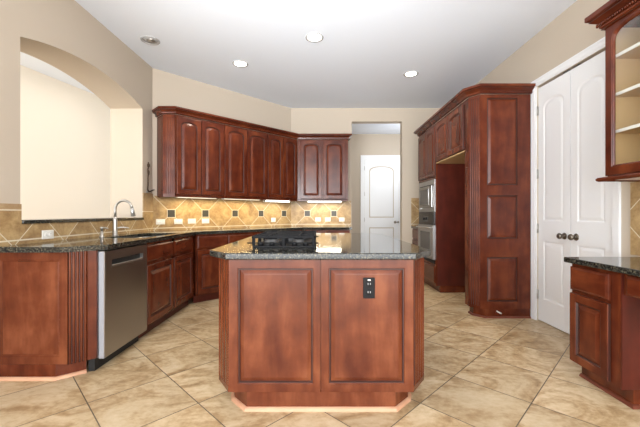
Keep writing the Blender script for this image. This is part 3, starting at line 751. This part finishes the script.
# under cabinet lights
def ucl(u0, u1, bright, label, fr=None, n0=0.08):
    if fr is None:
        q_ = 1 / math.sqrt(2); loc = (U0[0] + u0 * q_ - n0 * q_, U0[1] + u0 * q_ + n0 * q_, UZ0 + 0.011); rot = 45
    else: loc = (fr[0], fr[1] + n0, UZ0 + 0.011); rot = 0
    t = thing('under_cabinet_light', loc, rot, label, 'under-cabinet light', 'under cabinet lights')
    L_ = u1 - u0; hh = 0.034 if bright else 0.016
    MB().box(0, L_, 0, 0.07, -0.006, 0).box(0, 0.01, 0, 0.07, -hh, -0.006).box(L_ - 0.01, L_, 0, 0.07, -hh, -0.006).build('housing', M['plastic'], t)
    MB().box(0.01, L_ - 0.01, 0.004, 0.066, -hh, -0.006).build('diffuser', M['tube'] if bright else M['tubewarm'], t, bevel=0.004)
    d = bpy.data.lights.new('under_cabinet_glow', 'AREA'); d.shape = 'RECTANGLE'; d.size = L_; d.size_y = 0.06
    d.energy = 3.8 * L_ / 0.6; d.color = (1.0, 0.90, 0.68) if bright else (1.0, 0.78, 0.42)
    o = bpy.data.objects.new('under_cabinet_glow', d); C.objects.link(o); o.parent = t; o.location = (L_ / 2, 0.035, -hh - 0.004)
ucl(0.05, 0.62, False, 'slim warm light under the first diagonal wall cabinet from the arch')
ucl(0.72, 1.36, False, 'slim warm light under the middle diagonal wall cabinet')
ucl(1.46, 1.98, True, 'white bar light under the diagonal wall cabinet by the corner')
ucl(0.0, 0.60, True, 'white bar light under the back wall cabinet', fr=(-0.22, 5.77))

# ------------------------------------------------------------------ wall outlets
def outlet(loc, rot, z, label, switch=False, w=0.058):
    t = thing('wall_outlet', (loc[0], loc[1], z), rot, label, 'outlet', 'white wall outlets')
    MB().box(-w, w, -0.006, -0.0005, -0.036, 0.036).build('cover_plate', M['plastic'], t, bevel=0.003)
    if switch:
        for s in (-0.024, 0.024):
            MB().box(s - 0.013, s + 0.013, -0.010, -0.006, -0.015, 0.015).build('rocker', M['plastic'], t, bevel=0.002)
    else:
        for s in (-0.022, 0.022):
            e = MB().lathe([(0.0165, 0.0), (0.0165, -0.002), (0.015, -0.0025)], (s, -0.006, 0), 'y', 18).build('socket', M['shelf'], t)
            MB().box(s - 0.006, s + 0.006, -0.0092, -0.008, 0.0045, 0.0065).box(s - 0.006, s + 0.006, -0.0092, -0.008, -0.0065, -0.0045).build('slots', M['slot'], e)
def dg(px):
    r = (px - 320) / 335; Y = (6.63 - 0.0141) / (1 - r); return (r * Y, Y)
outlet(dg(160.5), 45, 1.03, 'white outlet on the diagonal tile wall, nearest the arch')
outlet(dg(178.3), 45, 1.03, 'white outlet on the diagonal tile wall, second from the arch')
outlet(dg(191.8), 45, 1.03, 'white rocker switch plate on the diagonal tile wall, third from the arch', True)
outlet(dg(205.5), 45, 1.03, 'white outlet on the diagonal tile wall, just below the second dark square')
outlet(dg(273.3), 45, 1.03, 'white outlet on the diagonal tile wall, right of the cooktop and alone', w=0.045)
def bk(px): Y = BW - 0.010; return ((px - 320) / 335 * Y, Y)
outlet(bk(318), 0, 1.03, 'white outlet on the back tile wall, leftmost of three', w=0.05)
outlet(bk(327.8), 0, 1.03, 'white switch plate on the back tile wall, middle of three', True, w=0.05)
outlet(bk(341.8), 0, 1.03, 'white outlet on the back tile wall, nearest the hall opening', w=0.05)
Yo = (2.21 - 0.01) * 335 / (320 - 47.5)
outlet((LW + 0.010, Yo), 90, 1.14 - (234.5 - 213.5) * Yo / 335, 'white outlet in the tile below the arch ledge, left of the faucet')

# ------------------------------------------------------------------ right run
RX = 1.67
CZ0, CZ1 = 2.44, 2.53
t = thing('oven_cabinet', (RX, 5.65, 0), -90, 'tall cherry cabinet holding the microwave and wall oven', 'cabinet')
w_ = 0.828; dp = 0.63
MB().box(0.0, 0.02, 0.02, dp, 0.1, 2.439).box(0.02, w_ - 0.02, 0.60, dp, 0.1, 2.439).box(0.02, w_ - 0.02, 0.02, 0.6, 1.662, 1.68).box(0.02, w_ - 0.02, 0.02, 0.6, 0.385, 0.405).box(0.02, w_ - 0.02, 0.02, 0.6, 0.1, 0.12).box(0.02, w_ - 0.02, 0.02, 0.6, 2.42, 2.439).build('carcass', M['woodred'], t)
e = MB().box(w_ - 0.02, w_, 0.02, dp, 0.1, 2.439).build('side_panel', M['woodred'], t)
MB().box(0, 0.038, 0, 0.02, 0.1, 2.439).box(w_ - 0.038, w_, 0, 0.02, 0.1, 2.439).box(0.038, w_ - 0.038, 0, 0.02, 1.645, 1.69).box(0.038, w_ - 0.038, 0, 0.02, 2.38, 2.439).box(0.038, w_ - 0.038, 0, 0.02, 0.37, 0.41).box(0.038, w_ - 0.038, 0, 0.02, 0.1, 0.15).build('face_frame', M['wood'], t)
door(t, 0.015, 0.410, 1.685, 2.40, rise=0.05); door(t, 0.416, w_ - 0.015, 1.685, 2.40, rise=0.05)
drawer(t, 0.015, w_ - 0.015, 0.135, 0.375)
MB().box(0, w_ - 0.002, 0.06, 0.10, 0, 0.1).box(w_ - 0.03, w_ - 0.002, 0.10, dp, 0, 0.1).build('toe_kick', M['wood'], t)

t = thing('microwave', (RX, 5.65 - 0.04, 1.165), -90, 'built-in stainless microwave above the wall oven', 'microwave')
w_ = 0.748; hM = 0.475
MB().box(0.02, w_ - 0.02, 0.03, 0.45, 0.012, hM - 0.012).build('housing', M['black'], t)
m = MB(); m.loops([rc(0, w_, 0, hM, 0.018), rc(0, w_, 0, hM, -0.010), rc(0.003, w_ - 0.003, 0.003, hM - 0.003, -0.013), rc(0.06, w_ - 0.06, 0.05, hM - 0.07, -0.013), rc(0.06, w_ - 0.06, 0.05, hM - 0.07, 0.010)], cap=True)
m.build('trim_frame', M['steelbright'], t)
d_ = MB().box(0.075, w_ - 0.075, -0.030, 0.005, 0.065, hM - 0.085).build('door', M['steel'], t, bevel=0.004)
MB().box(0.12, w_ - 0.20, -0.032, -0.028, 0.11, hM - 0.13).build('window', M['greyglass'], d_)
MB().box(0.10, w_ - 0.16, -0.029, 0.0, hM - 0.082, hM - 0.072).build('vent_strip', M['black'], t)
MB().tube([(w_ - 0.125, -0.031, 0.10), (w_ - 0.125, -0.055, 0.11), (w_ - 0.125, -0.055, hM - 0.13), (w_ - 0.125, -0.031, hM - 0.12)], 0.010, 10).build('handle', M['steelbright'], d_)

t = thing('wall_oven', (RX, 5.65 - 0.04, 0.41), -90, 'stainless wall oven with a black control panel below the microwave', 'oven')
hO = 0.752
MB().box(0.02, w_ - 0.02, 0.03, 0.55, 0.012, hO - 0.012).build('housing', M['black'], t)
c_ = MB().box(0.0, w_, -0.016, 0.018, hO - 0.185, hO).build('control_panel', M['blackglass'], t, bevel=0.004)
for xx in (0.30, 0.42): MB().lathe([(0.022, 0.0), (0.020, -0.020), (0.0, -0.021)], (xx, -0.016, hO - 0.10), 'y', 16).build('knob', M['black'], c_)
MB().box(0.24, 0.48, -0.0172, -0.0155, hO - 0.135, hO - 0.065).build('display', M['greyglass'], c_)
d_ = MB().box(0.0, w_, -0.030, 0.015, 0.055, hO - 0.195).build('door', M['steelbright'], t, bevel=0.004)
MB().box(0.14, w_ - 0.14, -0.0325, -0.028, 0.15, hO - 0.30).build('window', M['greyglass'], d_)
MB().tube([(0.05, -0.031, hO - 0.235), (0.055, -0.07, hO - 0.235), (w_ - 0.055, -0.07, hO - 0.235), (w_ - 0.05, -0.031, hO - 0.235)], 0.011, 10).build('handle', M['steelbright'], d_)
MB().box(0.0, w_, -0.012, 0.018, 0.002, 0.048).build('lower_vent', M['black'], t)

t = thing('refrigerator_wall_cabinet', (RX, 4.818, 1.855), -90, 'cherry wall cabinet over the empty refrigerator space', 'cabinet')
w_ = 0.956; h = 2.439 - 1.855
MB().box(0.001, w_, 0.0, dp, 0.016, h).build('cabinet_body', M['wood'], t)
e = MB().box(0.001, w_, 0.0, dp, 0, 0.0155).build('bottom_panel', M['maple'], t); e['label'] = 'pale maple underside'
door(t, 0.022, 0.470, 0.028, h - 0.035, rise=0.05); door(t, 0.486, w_ - 0.022, 0.028, h - 0.035, rise=0.05)

t = thing('tall_end_cabinet', (RX, 3.655, 0), 0, 'tall cherry end cabinet with three raised panels and a fluted corner beside the white doors', 'cabinet')
x0, x1 = 0.079, 0.625
MB().prism([(0.018, 0.120), (0.095, 0.018), (x1, 0.010), (x1, 0.205), (0.018, 0.205)], 0.1, 2.439).build('cabinet_body', M['wood'], t)
px0, px1 = 0.152, 0.489
zs = [(0.175, 0.665), (0.862, 1.342), (1.447, 2.405)]
cuts = [0.10, 0.765, 1.395, 2.439]
m = MB()
for (za, zb), c0, c1 in zip(zs, cuts[:-1], cuts[1:]):
    m.cell(x0, x1, c0, c1, 0, px0, px1, za, zb, [(0, 0), (0.004, 0.006), (0.010, 0.006), (0.014, 0.014)], 0, cap=False, glaze=(1, 2))
m.add([(x0, 0, 0.1), (x0, 0.011, 0.1), (x0, 0.011, 2.439), (x0, 0, 2.439)], [(0, 1, 2, 3)])
e = m.build('panel_frame', M['wood'], t)
for za, zb in zs:
    p = MB(); p.cell(None, None, 0, 0, 0, px0 + 0.012, px1 - 0.012, za + 0.012, zb - 0.012, [(0, 0.019), (0, 0.013), (0.005, 0.012), (0.026, 0.004), (0.030, 0.003)], 0, glaze=(0, 1))
    p.build('raised_panel', M['wood'], e)
fluted(t, (0.0, 0.106), (x0, 0.0), 0.1, 2.439, 'wood', n=5, depth=0.010, margin=0.004, top=0.03, bot=0.03)
MB().box(0.0, 0.02, 0.108, 0.205, 0.1, 2.439).build('corner_stile', M['wood'], t)
MB().prism([(0.135, 0.004), (x1, 0.004), (x1, 0.2), (0.05, 0.2), (0.05, 0.10)], 0, 0.1).build('toe_base', M['wood'], t)
MB().sweep([(0.05, 0.2), (0.05, 0.10), (0.135, 0.004), (x1, 0.004)], q).build('shoe_moulding', M['shoered'], t)
kx = (498 - 320) * 3.655 / 335 - RX
MB().tube([(kx - 0.012, 0.006, 0.075), (kx - 0.012, -0.016, 0.073), (kx + 0.002, -0.02, 0.066), (kx + 0.026, -0.018, 0.054)], 0.007, 8).build('doorstop', M['plastic'], t)['label'] = 'small white stub on the toe board'

m = MB(); path = [(RW - 0.002, 5.66), (RX - 0.002, 5.66), (RX - 0.010, 3.757), (RX + 0.074, 3.645), (RX + 0.632, 3.645)]
m.sweep(path, crown_prof(CZ0, CZ1, 0.068), side=1, gseg=CG)
o = m.build('crown_moulding', M['woodh']); tag(o, 'cherry crown moulding along the top of the tall oven and end cabinets', 'crown moulding')

t = base_unit('base_cabinet', (1.69, 6.09), -90, 0.43, 'small cherry base cabinet between the wall oven and the hall opening', 1, None)
o = MB().box(1.655, RW - 0.002, 5.655, BW - 0.012, 0.876, CT).build('side_countertop', M['granite'], bevel=0.004); tag(o, 'short granite countertop beside the wall oven', 'countertop')

# ------------------------------------------------------------------ desk and glass cabinet at right
t = thing('desk_cabinet', (1.77, 2.355, 0), -90, 'narrow cherry desk pedestal with one drawer and one door', 'cabinet')
w_ = 0.392
MB().box(0, w_ - 0.012, 0.002, 0.54, 0.105, 0.794).build('cabinet_body', M['wood'], t)
MB().box(w_ - 0.0115, w_, 0.002, 0.54, 0.105, 0.794).build('side_panel', M['woodred'], t)
drawer(t, 0.006, 0.318, 0.612, 0.772, 'woodh', th=0.022); door(t, 0.006, 0.318, 0.118, 0.588, 'wood', rise=0, th=0.022)
MB().box(0.0, w_ - 0.004, 0.07, 0.54, 0, 0.105).build('toe_base', M['wood'], t)
MB().sweep([(0.0, 0.07), (w_ - 0.004, 0.07), (w_ - 0.004, 0.5)], q).build('shoe_moulding', M['shoered'], t)
o = MB().prism([(1.762 - 0.03, 2.385), (1.732, 0.95), (RW - 0.011, 0.95), (RW - 0.011, 2.385)], 0.795, 0.832).build('desk_countertop', M['granite'], bevel=0.007); tag(o, 'granite desk countertop under the glass cabinet at right', 'countertop')
t = thing('desk_apron', (1.775, 1.960, 0), -90, 'cherry apron drawer under the desk countertop, over the knee space', 'drawer')
MB().box(0.0, 0.95, 0.004, 0.40, 0.665, 0.793).build('drawer_box', M['wood'], t)
drawer(t, 0.03, 0.92, 0.668, 0.785)

t = thing('glass_cabinet', (1.98, 2.33, 0), -90, 'cherry glass-door wall cabinet with white shelves above the desk', 'cabinet')
w_, dp = 0.82, 0.333
z0, z1 = 1.395, 2.44
m = MB(); m.box(0, 0.018, 0.02, dp, z0, z1).box(w_ - 0.018, w_, 0.02, dp, z0, z1).box(0.018, w_ - 0.018, 0.02, dp, z1 - 0.018, z1).box(0.018, w_ - 0.018, 0.02, dp, z0, z0 + 0.018)
m.build('carcass', M['wood'], t)
m = MB(); m.box(0.0185, w_ - 0.0185, dp - 0.012, dp - 0.002, z0 + 0.0185, z1 - 0.0185).box(0.0182, 0.021, 0.021, dp - 0.012, z0 + 0.0185, z1 - 0.0185).box(w_ - 0.021, w_ - 0.0182, 0.021, dp - 0.012, z0 + 0.0185, z1 - 0.0185).box(0.021, w_ - 0.021, 0.021, dp - 0.012, z0 + 0.0182, z0 + 0.021)
m.build('lining', M['maple'], t)
for z in (1.70, 1.953, 2.215):
    sh = MB().box(0.022, w_ - 0.022, 0.045, dp - 0.013, z - 0.009, z + 0.009).build('shelf', M['maple'], t)
    MB().box(0.022, w_ - 0.022, 0.040, 0.0448, z - 0.0105, z + 0.0105).build('shelf_edge', M['shelf'], sh)
for a0, a1 in ((0.002, 0.408), (0.412, 0.818)):
    m = MB(); st_ = 0.050
    pr = [(0, 0), (0.003, 0.004), (0.006, 0.004), (0.012, 0.012), (0.012, 0.019)]
    m.cell(a0, a1, z0 + 0.005, z1 - 0.004, 0, a0 + st_, a1 - st_, z0 + 0.062, z1 - 0.045, pr, 0.075, cap=False, outer=[(0, 0.019), (0, 0.004), (0.003, 0)])
    dd = m.build('door', M['wood'], t)
    g = MB(); i = st_ + 0.006
    g.cell(None, None, 0, 0, 0, a0 + i, a1 - i, z0 + 0.066, z1 - 0.049, [(0, 0.012), (0, 0.016)], 0.075)
    g.build('glass_pane', M['glass'], dd)
cp = crown_prof(2.42, 2.54, 0.075)
MB().sweep([(-0.004, dp), (-0.004, -0.003), (w_, -0.003)], cp, side=1, gseg=CG).build('crown', M['woodh'], t)
m = MB()
for k in range(46):
    x = -0.03 + k * 0.018
    m.tube([(x, -0.030, 2.449), (x + 0.010, -0.037, 2.461)], 0.0065, 7)
for k in range(18):
    y = -0.026 + k * 0.018
    m.tube([(-0.031, y, 2.449), (-0.038, y + 0.010, 2.461)], 0.0065, 7)
m.build('rope_trim', M['wood'], t)
rp = [(0, 1.365), (0.022, 1.362), (0.032, 1.370), (0.034, 1.380), (0.026, 1.390), (0, 1.394)]
MB().sweep([(-0.002, dp), (-0.002, -0.002), (w_, -0.002)], rp, side=1).build('light_rail', M['woodh'], t)
MB().box(0.0, w_, 0.0, dp, 1.372, 1.394).build('underside', M['shelf'], t)
